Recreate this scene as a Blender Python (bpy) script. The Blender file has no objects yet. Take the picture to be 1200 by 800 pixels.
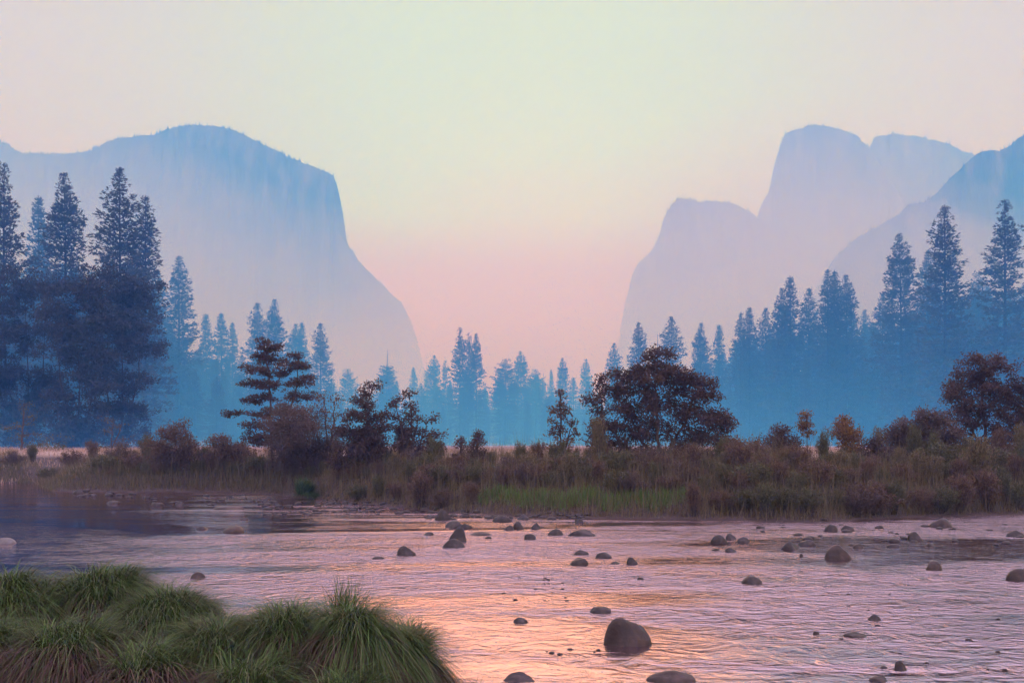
import bpy, math, random
import numpy as np
from mathutils import Vector
R = math.radians
rng = np.random.default_rng(7)
random.seed(7)
scene = bpy.context.scene
col = scene.collection

# ------------------------------------------------------------------ camera model
F_PX, HZ, CAMZ = 1180.0, 519.0, 2.2
def P(px, py, Y):
    return ((px-600)/F_PX*Y, Y, CAMZ-(py-HZ)/F_PX*Y)
def depth_at(py, z=0.0):
    return (CAMZ-z)*F_PX/(py-HZ)

# ------------------------------------------------------------------ mesh helpers
def mesh_np(name, V, F, smooth=False):
    """V (n,3) ; F (m,4) or (m,3) int"""
    V = np.asarray(V, dtype=np.float32); F = np.asarray(F, dtype=np.int32)
    me = bpy.data.meshes.new(name)
    k = F.shape[1]
    me.vertices.add(len(V)); me.vertices.foreach_set('co', V.ravel())
    me.loops.add(F.size); me.loops.foreach_set('vertex_index', F.ravel())
    me.polygons.add(len(F)); me.polygons.foreach_set('loop_start', np.arange(0, F.size, k, dtype=np.int32))
    me.update(calc_edges=True)
    if smooth:
        me.polygons.foreach_set('use_smooth', np.ones(len(F), dtype=bool))
    me.validate()
    return me
def link(name, me, mat=None, parent=None):
    o = bpy.data.objects.new(name, me); col.objects.link(o)
    if mat is not None and me is not None and len(me.materials) == 0: me.materials.append(mat)
    if parent is not None: o.parent = parent
    return o
def tag(o, label=None, cat=None, group=None, kind=None):
    if label: o['label'] = label
    if cat: o['category'] = cat
    if group: o['group'] = group
    if kind: o['kind'] = kind
    return o
def empty(name, loc=(0, 0, 0)):
    o = bpy.data.objects.new(name, None); col.objects.link(o); o.location = loc
    o.empty_display_size = 0.2
    return o
def dup(root, loc, rz, sc):
    c = root.copy(); col.objects.link(c); c.location = loc; c.rotation_euler = (0, 0, rz); c.scale = sc
    for ch in list(root.children):
        k = ch.copy(); col.objects.link(k); k.parent = c
    return c

def grid_faces(nu, nv):
    i = np.arange(nu-1)[:, None]; j = np.arange(nv-1)[None, :]
    a = (i*nv+j).ravel()
    return np.stack([a, a+nv, a+nv+1, a+1], 1)

def _hash(ix, iy, s):
    h = (ix.astype(np.int64)*374761393 + iy.astype(np.int64)*668265263 + s*2147483647) & 0xffffffff
    h = ((h ^ (h >> 13))*1274126177) & 0xffffffff
    return ((h ^ (h >> 16)) & 0xffff)/65535.0
def vnoise(x, y, s=0):
    x = np.asarray(x, float); y = np.asarray(y, float)
    ix = np.floor(x); iy = np.floor(y); fx = x-ix; fy = y-iy
    fx = fx*fx*(3-2*fx); fy = fy*fy*(3-2*fy)
    a = _hash(ix, iy, s); b = _hash(ix+1, iy, s); c = _hash(ix, iy+1, s); d = _hash(ix+1, iy+1, s)
    return (a*(1-fx)+b*fx)*(1-fy)+(c*(1-fx)+d*fx)*fy*1.0
def fbm(x, y, s=0, o=4, lac=2.07, g=.5):
    t = 0; a = 1; n = 0
    for k in range(o):
        t = t+a*vnoise(x*lac**k+13*k, y*lac**k-7*k, s+k); n += a; a *= g
    return t/n*2-1
def sstep(a, b, x):
    t = np.clip((np.asarray(x, float)-a)/(b-a), 0, 1); return t*t*(3-2*t)

def norm(v):
    return v/np.maximum(np.linalg.norm(v, axis=-1, keepdims=True), 1e-9)
def leaves(C, L, W, dirs=None, spread=1.0, seed=0):
    """rhombic leaves at points C; length L (n), width W (n); preferred dirs"""
    r = np.random.default_rng(seed); n = len(C)
    d = norm(r.normal(size=(n, 3)))
    if dirs is not None: d = norm(dirs+d*spread)
    q = norm(np.cross(d, norm(r.normal(size=(n, 3)))))
    L = np.broadcast_to(np.asarray(L, float), (n,))[:, None]; W = np.broadcast_to(np.asarray(W, float), (n,))[:, None]
    b = C; t = C+d*L; m = C+d*L*.5
    V = np.stack([b, m+q*W*.5, t, m-q*W*.5], 1).reshape(-1, 3)
    return V, np.arange(4*n).reshape(-1, 4)
def tube(path, rad, sides=5):
    path = np.asarray(path, float); n = len(path)
    rad = np.broadcast_to(np.asarray(rad, float), (n,))
    t = norm(np.gradient(path, axis=0))
    up = np.where(np.abs(t[:, 2:3]) > .9, np.array([[1., 0, 0]]), np.array([[0, 0, 1.]]))
    u = norm(np.cross(t, up)); v = np.cross(t, u)
    a = np.linspace(0, 2*math.pi, sides, endpoint=False)
    V = path[:, None, :]+rad[:, None, None]*(np.cos(a)[None, :, None]*u[:, None, :]+np.sin(a)[None, :, None]*v[:, None, :])
    V = V.reshape(-1, 3); Fc = []
    for i in range(n-1):
        for j in range(sides):
            k = (j+1) % sides
            Fc.append((i*sides+j, i*sides+k, (i+1)*sides+k, (i+1)*sides+j))
    return V, np.array(Fc)
class MB:
    def __init__(s): s.V = []; s.F = []; s.n = 0
    def add(s, V, F):
        s.V.append(V); s.F.append(np.asarray(F)+s.n); s.n += len(V)
    def mesh(s, name, smooth=False): return mesh_np(name, np.concatenate(s.V), np.concatenate(s.F), smooth)

# ------------------------------------------------------------------ materials
def new_mat(name):
    m = bpy.data.materials.new(name); m.use_nodes = True
    nt = m.node_tree; b = nt.nodes['Principled BSDF']
    return m, nt, b
def ramp(nt, stops, interp='LINEAR'):
    r = nt.nodes.new('ShaderNodeValToRGB'); cr = r.color_ramp; cr.interpolation = interp
    while len(cr.elements) > 1: cr.elements.remove(cr.elements[-1])
    cr.elements[0].position = stops[0][0]; cr.elements[0].color = (*stops[0][1], 1)
    for p, c in stops[1:]:
        e = cr.elements.new(p); e.color = (*c, 1)
    return r
def leaf_mat(name, cols, trans=.25, rough=.6):
    m, nt, b = new_mat(name)
    g = nt.nodes.new('ShaderNodeNewGeometry')
    n = len(cols); r = ramp(nt, [(i/max(n-1, 1), c) for i, c in enumerate(cols)])
    nt.links.new(g.outputs['Random Per Island'], r.inputs['Fac'])
    nt.links.new(r.outputs['Color'], b.inputs['Base Color'])
    b.inputs['Roughness'].default_value = rough
    b.inputs['Specular IOR Level'].default_value = .25
    if trans > 0:
        t = nt.nodes.new('ShaderNodeBsdfTranslucent'); nt.links.new(r.outputs['Color'], t.inputs['Color'])
        mx = nt.nodes.new('ShaderNodeMixShader'); mx.inputs[0].default_value = trans
        nt.links.new(b.outputs[0], mx.inputs[1]); nt.links.new(t.outputs[0], mx.inputs[2])
        nt.links.new(mx.outputs[0], nt.nodes['Material Output'].inputs['Surface'])
    return m
def noise_mat(name, c1, c2, scale, rough=.9, bump=.3, mapscale=(1, 1, 1), detail=8, bdist=.1, spec=.3, c3=None):
    m, nt, b = new_mat(name)
    tc = nt.nodes.new('ShaderNodeTexCoord'); mp = nt.nodes.new('ShaderNodeMapping'); mp.inputs['Scale'].default_value = mapscale
    nt.links.new(tc.outputs['Object'], mp.inputs['Vector'])
    nz = nt.nodes.new('ShaderNodeTexNoise'); nz.inputs['Scale'].default_value = scale; nz.inputs['Detail'].default_value = detail
    nz.inputs['Roughness'].default_value = .62
    nt.links.new(mp.outputs[0], nz.inputs['Vector'])
    st = [(.35, c1), (.65, c2)] if c3 is None else [(.3, c1), (.5, c2), (.7, c3)]
    r = ramp(nt, st); nt.links.new(nz.outputs['Fac'], r.inputs['Fac']); nt.links.new(r.outputs['Color'], b.inputs['Base Color'])
    b.inputs['Roughness'].default_value = rough; b.inputs['Specular IOR Level'].default_value = spec
    if bump:
        bp = nt.nodes.new('ShaderNodeBump'); bp.inputs['Strength'].default_value = bump; bp.inputs['Distance'].default_value = bdist
        nt.links.new(nz.outputs['Fac'], bp.inputs['Height']); nt.links.new(bp.outputs[0], b.inputs['Normal'])
    return m
M = {}
M['needles'] = leaf_mat('conifer_needles', [(.05, .065, .055), (.075, .09, .065), (.06, .07, .06)], .15)
M['needles_warm'] = leaf_mat('pine_needles_warm', [(.09, .075, .06), (.13, .12, .08), (.10, .085, .075)], .2)
M['bark'] = noise_mat('bark', (.06, .045, .045), (.13, .095, .085), 6, bump=.6, mapscale=(4, 4, .6), bdist=.03)
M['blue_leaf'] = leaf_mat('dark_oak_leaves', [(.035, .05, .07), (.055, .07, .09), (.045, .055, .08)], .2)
M['dark_leaf'] = leaf_mat('autumn_dark_leaves', [(.085, .058, .058), (.12, .08, .075), (.10, .068, .068), (.15, .105, .072)], .25)
M['orange_leaf'] = leaf_mat('orange_brown_leaves', [(.12, .065, .05), (.22, .13, .06), (.30, .18, .07)], .3)
M['grey_leaf'] = leaf_mat('dusty_willow_leaves', [(.11, .075, .07), (.16, .115, .10), (.13, .10, .085)], .25)
M['brown_leaf'] = leaf_mat('brown_shrub_leaves', [(.11, .065, .06), (.17, .10, .08), (.14, .105, .07), (.23, .155, .10)], .25)
M['olive_leaf'] = leaf_mat('olive_shrub_leaves', [(.09, .08, .05), (.14, .145, .07), (.11, .095, .055), (.18, .175, .09)], .25)
M['green_grass'] = leaf_mat('fresh_bank_grass', [(.13, .22, .06), (.20, .36, .09), (.16, .28, .07), (.28, .36, .13)], .35)
M['reed'] = leaf_mat('brown_reed_grass', [(.13, .085, .065), (.20, .16, .09), (.16, .15, .07), (.28, .21, .14)], .3)
M['straw'] = leaf_mat('pale_dry_grass', [(.42, .30, .26), (.55, .40, .33), (.36, .26, .21)], .3)
M['sedge'] = leaf_mat('green_sedge_blades', [(.03, .055, .02), (.11, .21, .05), (.05, .10, .028), (.17, .28, .08), (.07, .05, .035), (.04, .07, .025), (.26, .28, .14)], .25, .5)
M['shade_sedge'] = leaf_mat('shade_toned_sedge', [(.085, .046, .048), (.12, .066, .064), (.075, .085, .04), (.10, .054, .054), (.11, .06, .058), (.08, .10, .045), (.13, .075, .07), (.24, .17, .13)], .2, .7)  # maroon shade of the tussock fronts and bases put into the blade colour
M['dark_bark'] = noise_mat('dark_bark', (.025, .026, .03), (.06, .058, .06), 6, bump=.4, mapscale=(4, 4, .6), bdist=.03)
M['soil'] = noise_mat('dark_peat', (.05, .03, .03), (.08, .05, .048), 9, bump=.6)
M['stone'] = noise_mat('wet_river_stone', (.018, .013, .014), (.035, .025, .026), 5, rough=.42, bump=.8, spec=.4, bdist=.03, c3=(.085, .06, .062))
M['red_stone'] = noise_mat('reddish_river_stone', (.024, .014, .014), (.045, .027, .025), 4, rough=.36, bump=.9, spec=.4, bdist=.03, c3=(.10, .06, .055))
M['pale_stone'] = noise_mat('pale_granite_stone', (.10, .09, .10), (.20, .18, .19), 6, rough=.5, bump=.4, spec=.5, bdist=.03)

# ground: grass / dirt, gravel near the water
def ground_mat():
    m, nt, b = new_mat('meadow_ground')
    tc = nt.nodes.new('ShaderNodeTexCoord')
    n1 = nt.nodes.new('ShaderNodeTexNoise'); n1.inputs['Scale'].default_value = .06; n1.inputs['Detail'].default_value = 8
    n2 = nt.nodes.new('ShaderNodeTexNoise'); n2.inputs['Scale'].default_value = 2.5; n2.inputs['Detail'].default_value = 8
    nt.links.new(tc.outputs['Object'], n1.inputs['Vector']); nt.links.new(tc.outputs['Object'], n2.inputs['Vector'])
    straw = ramp(nt, [(.3, (.30, .21, .18)), (.7, (.46, .33, .28))]); nt.links.new(n1.outputs['Fac'], straw.inputs['Fac'])
    mud = ramp(nt, [(.3, (.045, .03, .028)), (.7, (.09, .06, .055))]); nt.links.new(n2.outputs['Fac'], mud.inputs['Fac'])
    sx = nt.nodes.new('ShaderNodeSeparateXYZ'); nt.links.new(tc.outputs['Object'], sx.inputs[0])
    mr = nt.nodes.new('ShaderNodeMapRange'); mr.inputs['From Min'].default_value = 1.25; mr.inputs['From Max'].default_value = 1.5
    nt.links.new(sx.outputs['Z'], mr.inputs['Value'])
    mx = nt.nodes.new('ShaderNodeMix'); mx.data_type = 'RGBA'
    nt.links.new(mr.outputs[0], mx.inputs[0]); nt.links.new(mud.outputs[0], mx.inputs[6]); nt.links.new(straw.outputs[0], mx.inputs[7])
    fl = nt.nodes.new('ShaderNodeMapRange'); fl.inputs['From Min'].default_value = 200; fl.inputs['From Max'].default_value = 260
    nt.links.new(sx.outputs['Y'], fl.inputs['Value'])
    m2 = nt.nodes.new('ShaderNodeMix'); m2.data_type = 'RGBA'; nt.links.new(fl.outputs[0], m2.inputs[0]); nt.links.new(mx.outputs[2], m2.inputs[6]); m2.inputs[7].default_value = (.06, .06, .045, 1)
    nt.links.new(m2.outputs[2], b.inputs['Base Color']); b.inputs['Roughness'].default_value = .95
    bp = nt.nodes.new('ShaderNodeBump'); bp.inputs['Strength'].default_value = .5; bp.inputs['Distance'].default_value = .15
    nt.links.new(n2.outputs['Fac'], bp.inputs['Height']); nt.links.new(bp.outputs[0], b.inputs['Normal'])
    return m
M['ground'] = ground_mat()

def rock_face_mat(name, c1, c2, c3, sc):
    m, nt, b = new_mat(name)
    tc = nt.nodes.new('ShaderNodeTexCoord'); mp = nt.nodes.new('ShaderNodeMapping'); mp.inputs['Scale'].default_value = (1, .5, .30)
    nt.links.new(tc.outputs['Object'], mp.inputs['Vector'])
    nz = nt.nodes.new('ShaderNodeTexNoise'); nz.inputs['Scale'].default_value = sc; nz.inputs['Detail'].default_value = 9; nz.inputs['Roughness'].default_value = .65
    nt.links.new(mp.outputs[0], nz.inputs['Vector'])
    r = ramp(nt, [(.34, c1), (.5, c2), (.66, c3)]); nt.links.new(nz.outputs['Fac'], r.inputs['Fac'])
    nt.links.new(r.outputs['Color'], b.inputs['Base Color']); b.inputs['Roughness'].default_value = .95
    bp = nt.nodes.new('ShaderNodeBump'); bp.inputs['Strength'].default_value = .6; bp.inputs['Distance'].default_value = 12
    nt.links.new(nz.outputs['Fac'], bp.inputs['Height']); nt.links.new(bp.outputs[0], b.inputs['Normal'])
    return m
M['granite'] = rock_face_mat('granite_face', (.03, .032, .036), (.09, .09, .09), (.19, .18, .175), .042)
M['granite_far'] = rock_face_mat('granite_far', (.03, .03, .035), (.10, .10, .10), (.22, .21, .20), .035)
M['ridge'] = rock_face_mat('wooded_ridge', (.02, .028, .026), (.08, .085, .08), (.22, .21, .20), .03)

# water
def water_mat():
    m, nt, b = new_mat('river_water')
    L = nt.links.new
    b.inputs['Base Color'].default_value = WATER['base']
    b.inputs['Roughness'].default_value = WATER['rough']; b.inputs['IOR'].default_value = WATER['ior']
    tc = nt.nodes.new('ShaderNodeTexCoord')
    def noise(scale, ms, det=3, dist=0., rot=0.):
        mp = nt.nodes.new('ShaderNodeMapping'); mp.inputs['Scale'].default_value = ms; mp.inputs['Rotation'].default_value = (0, 0, rot)
        L(tc.outputs['Object'], mp.inputs['Vector'])
        n = nt.nodes.new('ShaderNodeTexNoise'); n.inputs['Scale'].default_value = scale; n.inputs['Detail'].default_value = det
        n.inputs['Distortion'].default_value = dist
        L(mp.outputs[0], n.inputs['Vector']); return n.outputs['Fac']
    def mul(a, v):
        k = nt.nodes.new('ShaderNodeMath'); k.operation = 'MULTIPLY'; L(a, k.inputs[0])
        if isinstance(v, (int, float)): k.inputs[1].default_value = v
        else: L(v, k.inputs[1])
        return k.outputs[0]
    def add(a, c):
        k = nt.nodes.new('ShaderNodeMath'); k.operation = 'ADD'; L(a, k.inputs[0]); L(c, k.inputs[1]); return k.outputs[0]
    fine = noise(10, (.9, 1, 1), 5, 1.8, .2)
    mid = noise(2.6, (.75, 1, 1), 6, 2.2, -.25)
    big = noise(.6, (.7, 1, 1), 3, 1.2, .25)
    patch = noise(.22, (.35, 1.2, 1), 5, 1.2, .12)
    pr = nt.nodes.new('ShaderNodeMapRange'); pr.inputs['From Min'].default_value = .40; pr.inputs['From Max'].default_value = .58
    pr.inputs['To Min'].default_value = .12; pr.inputs['To Max'].default_value = 1.0; L(patch, pr.inputs['Value'])
    h = add(add(mul(fine, WATER['fine']), mul(mid, WATER['mid'])), mul(big, WATER['big']))
    sp = nt.nodes.new('ShaderNodeSeparateXYZ'); L(tc.outputs['Object'], sp.inputs[0])
    px_ = nt.nodes.new('ShaderNodeMath'); px_.operation = 'MULTIPLY_ADD'; L(sp.outputs['Y'], px_.inputs[0]); px_.inputs[1].default_value = .30; L(sp.outputs['X'], px_.inputs[2])
    cl = nt.nodes.new('ShaderNodeMapRange'); cl.inputs['From Min'].default_value = -3.5; cl.inputs['From Max'].default_value = 4.0; cl.inputs['To Min'].default_value = .13; L(px_.outputs[0], cl.inputs['Value'])
    fy = nt.nodes.new('ShaderNodeMapRange'); fy.inputs['From Min'].default_value = 18; fy.inputs['From Max'].default_value = 31; fy.inputs['To Min'].default_value = 1; fy.inputs['To Max'].default_value = .5; L(sp.outputs['Y'], fy.inputs['Value'])
    h = mul(h, fy.outputs[0])
    cn = nt.nodes.new('ShaderNodeMath'); cn.operation = 'SUBTRACT'; L(h, cn.inputs[0]); cn.inputs[1].default_value = .5*(WATER['fine']+WATER['mid']+WATER['big']); h = cn.outputs[0]
    h = mul(mul(h, pr.outputs[0]), cl.outputs[0])                    # the pool at the left runs calmer
    bp = nt.nodes.new('ShaderNodeBump'); bp.inputs['Strength'].default_value = 1; bp.inputs['Distance'].default_value = 1
    L(h, bp.inputs['Height']); L(bp.outputs[0], b.inputs['Normal'])
    gl = nt.nodes.new('ShaderNodeBsdfGlossy'); gl.inputs['Color'].default_value = WATER['sheen']; gl.inputs['Roughness'].default_value = .07; L(bp.outputs[0], gl.inputs['Normal'])
    ms = nt.nodes.new('ShaderNodeMixShader'); ms.inputs[0].default_value = WATER['mix']; L(b.outputs[0], ms.inputs[1]); L(gl.outputs[0], ms.inputs[2])
    L(ms.outputs[0], nt.nodes['Material Output'].inputs['Surface'])
    return m
WATER = dict(base=(.05, .032, .036, 1), sheen=(.97, .81, .89, 1), mix=.66, rough=.05, ior=1.5, fine=.030, mid=.16, big=.15)

# ------------------------------------------------------------------ terrain
WL = np.array([(-2500, 66), (-400, 64), (-33, 57), (-26, 56), (-21, 46), (-13.5, 45.5), (-9, 42), (-6.5, 38), (-3, 33.5), (0, 30.6),
               (5, 29.2), (9, 28.3), (12, 30.2), (17, 31.5), (22, 31.5), (60, 33), (400, 30), (2500, 30)], float)
def yw(x): return np.interp(x, WL[:, 0], WL[:, 1])+fbm(np.asarray(x)*.6, 0*np.asarray(x), 3)*.5
def ground_h(x, y):
    d = y-yw(x)
    h = -.55+.62*sstep(-2.2, .3, d)+.75*sstep(.2, 2.5, d)+.75*sstep(2, 10, d)
    near = (d > .3)*(sstep(0, 6, d)*(1-sstep(60, 200, y)))
    h = h+fbm(x*.35, y*.35, 11)*.14*near+fbm(x*.02, y*.02, 15)*.10*sstep(10, 60, d)
    nb = 1-sstep(3.2, 5.4, y+fbm(x*.5, y*.5, 5)*.8)                     # the bank the camera stands on
    h = np.where(y < 12, np.maximum(h, -.55+.95*nb), h)
    # low peat bank under the sedge tussocks
    m = np.exp(-(((x+3.9)/2.6)**4+((y-7.6)/1.5)**4))
    h = h+m*.75
    h = h+sstep(430, 640, y)*22+sstep(300, 1800, np.abs(x))*30
    return h
def geo(a, b, n): return np.geomspace(a, b, n)
xs = np.concatenate([-geo(44, 4300, 40)[::-1], np.arange(-43, 43, .55), geo(44, 4300, 40)])
ys = np.concatenate([-geo(5, 450, 12)[::-1], np.arange(-4, 3, 1.), np.arange(3, 75, .45), geo(76, 3650, 60)])
X, Y = np.meshgrid(xs, ys, indexing='ij')
G = np.stack([X, Y, ground_h(X, Y)], -1).reshape(-1, 3)
g = link('ground', mesh_np('ground', G, grid_faces(len(xs), len(ys)), True), M['ground']); tag(g, kind='structure')
wv, wf = [], None
wx = np.linspace(-2600, 2600, 60); wy = np.linspace(2, 75, 12)
X, Y = np.meshgrid(wx, wy, indexing='ij')
w = link('water', mesh_np('water', np.stack([X, Y, 0*X], -1).reshape(-1, 3), grid_faces(60, 12)), water_mat()); tag(w, kind='structure')

# ------------------------------------------------------------------ mountains
def mountain(name, pts, Y0, mat, F=500, groove=22, rough=1.5, cliff=.6, back=450, nu=520, nv=90, seed=1):
    pts = np.array(pts, float)
    s = np.concatenate([[0], np.cumsum(np.hypot(*np.diff(pts, axis=0).T))])
    t = np.linspace(0, s[-1], nu)
    px = np.interp(t, s, pts[:, 0]); py = np.interp(t, s, pts[:, 1])
    py = py+fbm(t*.12, t*0, seed, 4)*rough+(np.abs(fbm(t*.7, t*0, seed+2, 3))-.25)*1.3
    x = (px-600)/F_PX*Y0; z = CAMZ-(py-HZ)/F_PX*Y0
    rows = []
    for k in range(nv):
        v = k/(nv-1)
        zz = z*(1-v)-4*v
        gx = x/55.; gz = zz/420.
        gr = fbm(gx, gz, seed+5, 5)*groove+(1-np.abs(fbm(x/160., zz/500., seed+9, 3)))*groove*.6
        tal = np.clip((v-cliff)/(1-cliff), 0, 1)**1.3
        led = fbm(x/240., zz/70., seed+20, 3)*groove*.6
        yy = Y0-F*(.12*v+.88*tal)-(gr+led)*np.minimum(1, v*12)
        rows.append(np.stack([x, yy, zz], -1))
    bk = []
    for k in range(14, 0, -1):
        v = k/14
        zz = z*(1-.75*v**1.5)+fbm(x/150., x*0+v*6, seed+31, 3)*18*v
        bk.append(np.stack([x, Y0+back*v+0*x, np.minimum(zz, z*(1-.02*v))], -1))
    A = np.array(bk+rows)            # (nv', nu, 3)
    V = A.transpose(1, 0, 2).reshape(-1, 3)
    o = link(name, mesh_np(name, V, grid_faces(nu, A.shape[0]), True), mat); tag(o, kind='structure')
    return x, z, Y0
crest = []
crest.append(mountain('mountain', [(-420, 230), (-300, 170), (-200, 150), (-80, 168), (-20, 158), (0, 165), (12, 172), (28, 180), (52, 180), (75, 181), (95, 178), (112, 174), (126, 166), (140, 161), (158, 160),
      (182, 158), (197, 151), (210, 147), (232, 146), (252, 147), (270, 151), (292, 161), (318, 174), (345, 187), (370, 196), (384, 202), (391, 207), (394, 214),
      (394, 230), (393, 250), (395, 270), (405, 283), (413, 295), (424, 310), (440, 325), (455, 340), (470, 354), (479, 370), (486, 390), (492, 415), (497, 440), (500, 519)],
      2500, M['granite'], F=520, groove=26, seed=1, nu=640, cliff=.55))
crest_r1 = mountain('mountain', [(716, 519), (718, 440), (724, 412), (730, 385), (736, 345), (739, 330), (743, 316), (747, 307), (756, 301), (764, 294), (770, 283), (775, 268), (778, 256), (784, 244), (790, 235),
      (797, 233), (815, 235), (835, 237), (858, 238), (868, 241), (877, 248), (886, 254), (900, 262), (930, 285), (980, 330), (1100, 420), (1200, 519)], 2600, M['granite_far'], F=400, groove=20, seed=21, nu=460, rough=3.0)
crest_r2 = mountain('mountain', [(858, 519), (872, 330), (880, 275), (888, 254), (893, 240), (900, 226), (908, 212), (911, 206), (913, 185), (914, 172), (920, 158), (930, 152), (945, 148), (958, 147), (975, 151), (990, 154), (1003, 159),
      (1013, 168), (1021, 175), (1030, 190), (1060, 240), (1110, 330), (1150, 519)], 2900, M['granite_far'], F=420, groove=22, seed=41, nu=460, rough=3.2)
crest_r3 = mountain('mountain', [(1012, 519), (1016, 260), (1021, 172), (1024, 160), (1030, 157), (1048, 157), (1070, 160), (1086, 162), (1105, 166), (1120, 173), (1140, 181), (1160, 200), (1200, 260), (1300, 519)], 3100, M['granite_far'], F=420, groove=18, seed=61, nu=300, rough=3.0)
crest.append(mountain('mountain', [(880, 519), (930, 400), (968, 330), (980, 310), (985, 295), (1000, 282), (1022, 268), (1035, 261), (1048, 255), (1066, 240), (1085, 235), (1098, 227), (1112, 212), (1125, 198), (1137, 187), (1146, 180), (1158, 176),
      (1172, 176), (1185, 171), (1192, 163), (1200, 156), (1230, 140), (1290, 132), (1360, 140), (1460, 180), (1560, 300)], 1650, M['ridge'], F=330, groove=10, seed=81, nu=520, cliff=.3, rough=2.2))

# ------------------------------------------------------------------ conifers (prototypes)
def conifer(seed, H=1.0, rad=.16, z0=.06, power=.78, drop=.12, tuft=1.0, dense=1.0, ragged=.35, bare_top=0.0):
    """returns trunk mesh + crown mesh of a 50 m conifer"""
    r = np.random.default_rng(seed); Ht = 50.0*H
    tr = MB(); lean = r.normal(size=2)*.004*Ht
    zs = np.linspace(0, Ht, 14); path = np.stack([lean[0]*(zs/Ht)**2, lean[1]*(zs/Ht)**2, zs], 1)
    tr.add(*tube(path, .40*(1-zs/Ht)**.8+.012, 7))
    C, D, Ls = [], [], []
    z = z0*Ht
    gap = r.random()*6
    while z < Ht*.992:
        t = (Ht-z)/Ht
        prof = (t**power)*(1-.5*sstep(.5, 1.0, t))
        # a tree of lobes: length varies smoothly with height and azimuth
        nb = max(3, int(r.integers(5, 8)*dense))
        a0 = r.random()*6.28
        for k in range(nb):
            if r.random() < drop: continue
            a = a0+k*2*math.pi/nb+r.normal()*.25
            lob = 1+ragged*(2*float(vnoise(a*1.3+seed, z*.16+seed*3, seed))-1)
            Lb = rad*Ht*prof*lob*r.uniform(.75, 1.1)+.10; tl = .38+.62*min(1, t/.14)
            if bare_top and t < bare_top:
                Lb *= .5
            pitch = R(28)*(1-t*1.6)+r.normal()*.08
            cs = np.array([math.cos(a), math.sin(a)])
            ss = np.linspace(0, 1, 5)
            bx = path[0]*0+np.array([np.interp(z, zs, path[:, 0]), np.interp(z, zs, path[:, 1]), z])
            rr = Lb*ss; zz = Lb*(math.sin(pitch)*ss-.22*ss**2*(t+.2)+.16*ss**3)
            bp = np.stack([bx[0]+cs[0]*rr, bx[1]+cs[1]*rr, z+zz], 1)
            tr.add(*tube(bp, .09*(1-ss*.8)*min(1, Lb/3), 3))
            if bare_top and t < bare_top: continue
            m = max(2, int(Lb/.55))
            for s in np.linspace(.22, 1, m):
                if r.random() < .1: continue
                p = np.array([np.interp(s, ss, bp[:, i]) for i in range(3)])
                lat = np.array([-cs[1], cs[0], 0])
                w = .28*Lb*(1-s)+.25*tl
                nn = int(6*tuft)+2
                c = p+lat*r.uniform(-w, w, size=(nn, 1))+r.normal(size=(nn, 3))*np.array([.2, .2, .26])*tl
                C.append(c); D.append(np.tile(np.array([cs[0], cs[1], .25]), (nn, 1))); Ls.append(r.uniform(.5, .95, nn)*tl)
        z += (.6+.6*t)*r.uniform(.7, 1.3)*Ht/50
    # leader
    n = 16; c = np.stack([np.full(n, lean[0]), np.full(n, lean[1]), np.linspace(Ht*.95, Ht*.993, n)], 1)
    if not bare_top:
        C.append(c); D.append(np.tile([0, 0, 2.], (n, 1))); Ls.append(np.full(n, .45))
    C = np.concatenate(C); D = np.concatenate(D); Ls = np.concatenate(Ls)
    cm = MB(); V, Fq = leaves(C, Ls, Ls*.38, D, .75, seed); cm.add(V, Fq)
    return tr.mesh('trunk_mesh'), cm.mesh('crown_mesh')
protos = {}
def proto(key, mat='needles', **k):
    t, c = conifer(**k); t.materials.append(M['dark_bark']); c.materials.append(M[mat]); protos[key] = (t, c)
proto('a', seed=1, rad=.15, ragged=.5, drop=.15)
proto('b', seed=2, rad=.125, ragged=.45, drop=.12, z0=.1)
proto('c', seed=3, rad=.17, ragged=.35, drop=.08, dense=1.15)
proto('d', seed=4, rad=.15, ragged=.6, drop=.25, z0=.12, tuft=1.3)
proto('e', seed=5, rad=.105, ragged=.4, drop=.1, power=.8)
proto('f', seed=6, rad=.17, ragged=.5, drop=.15, z0=.15, power=.55, tuft=1.3)
proto('g', seed=7, rad=.13, ragged=.6, drop=.35, z0=.25, power=.6, tuft=1.4)
proto('s', seed=8, rad=.10, ragged=.4, drop=.25, bare_top=.2)
def conifer_at(key, px, py, Yd, wide=1.0, label='', group=None, name='pine_tree', cat='pine tree', rz=None):
    x = (px-600)/F_PX*Yd
    gz = float(ground_h(np.array([x]), np.array([Yd]))[0])-.2
    top = CAMZ-(py-HZ)/F_PX*Yd
    s = (top-gz)/50.
    root = empty(name, (x, Yd, gz)); root.rotation_euler = (0, 0, rng.random()*6.28 if rz is None else rz)
    root.scale = (s*wide, s*wide, s)
    tag(root, label, cat, group)
    link('trunk', protos[key][0], None, root); link('crown', protos[key][1], None, root)
    return root
LG = 'tall pines at the left edge of the meadow'
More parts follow.
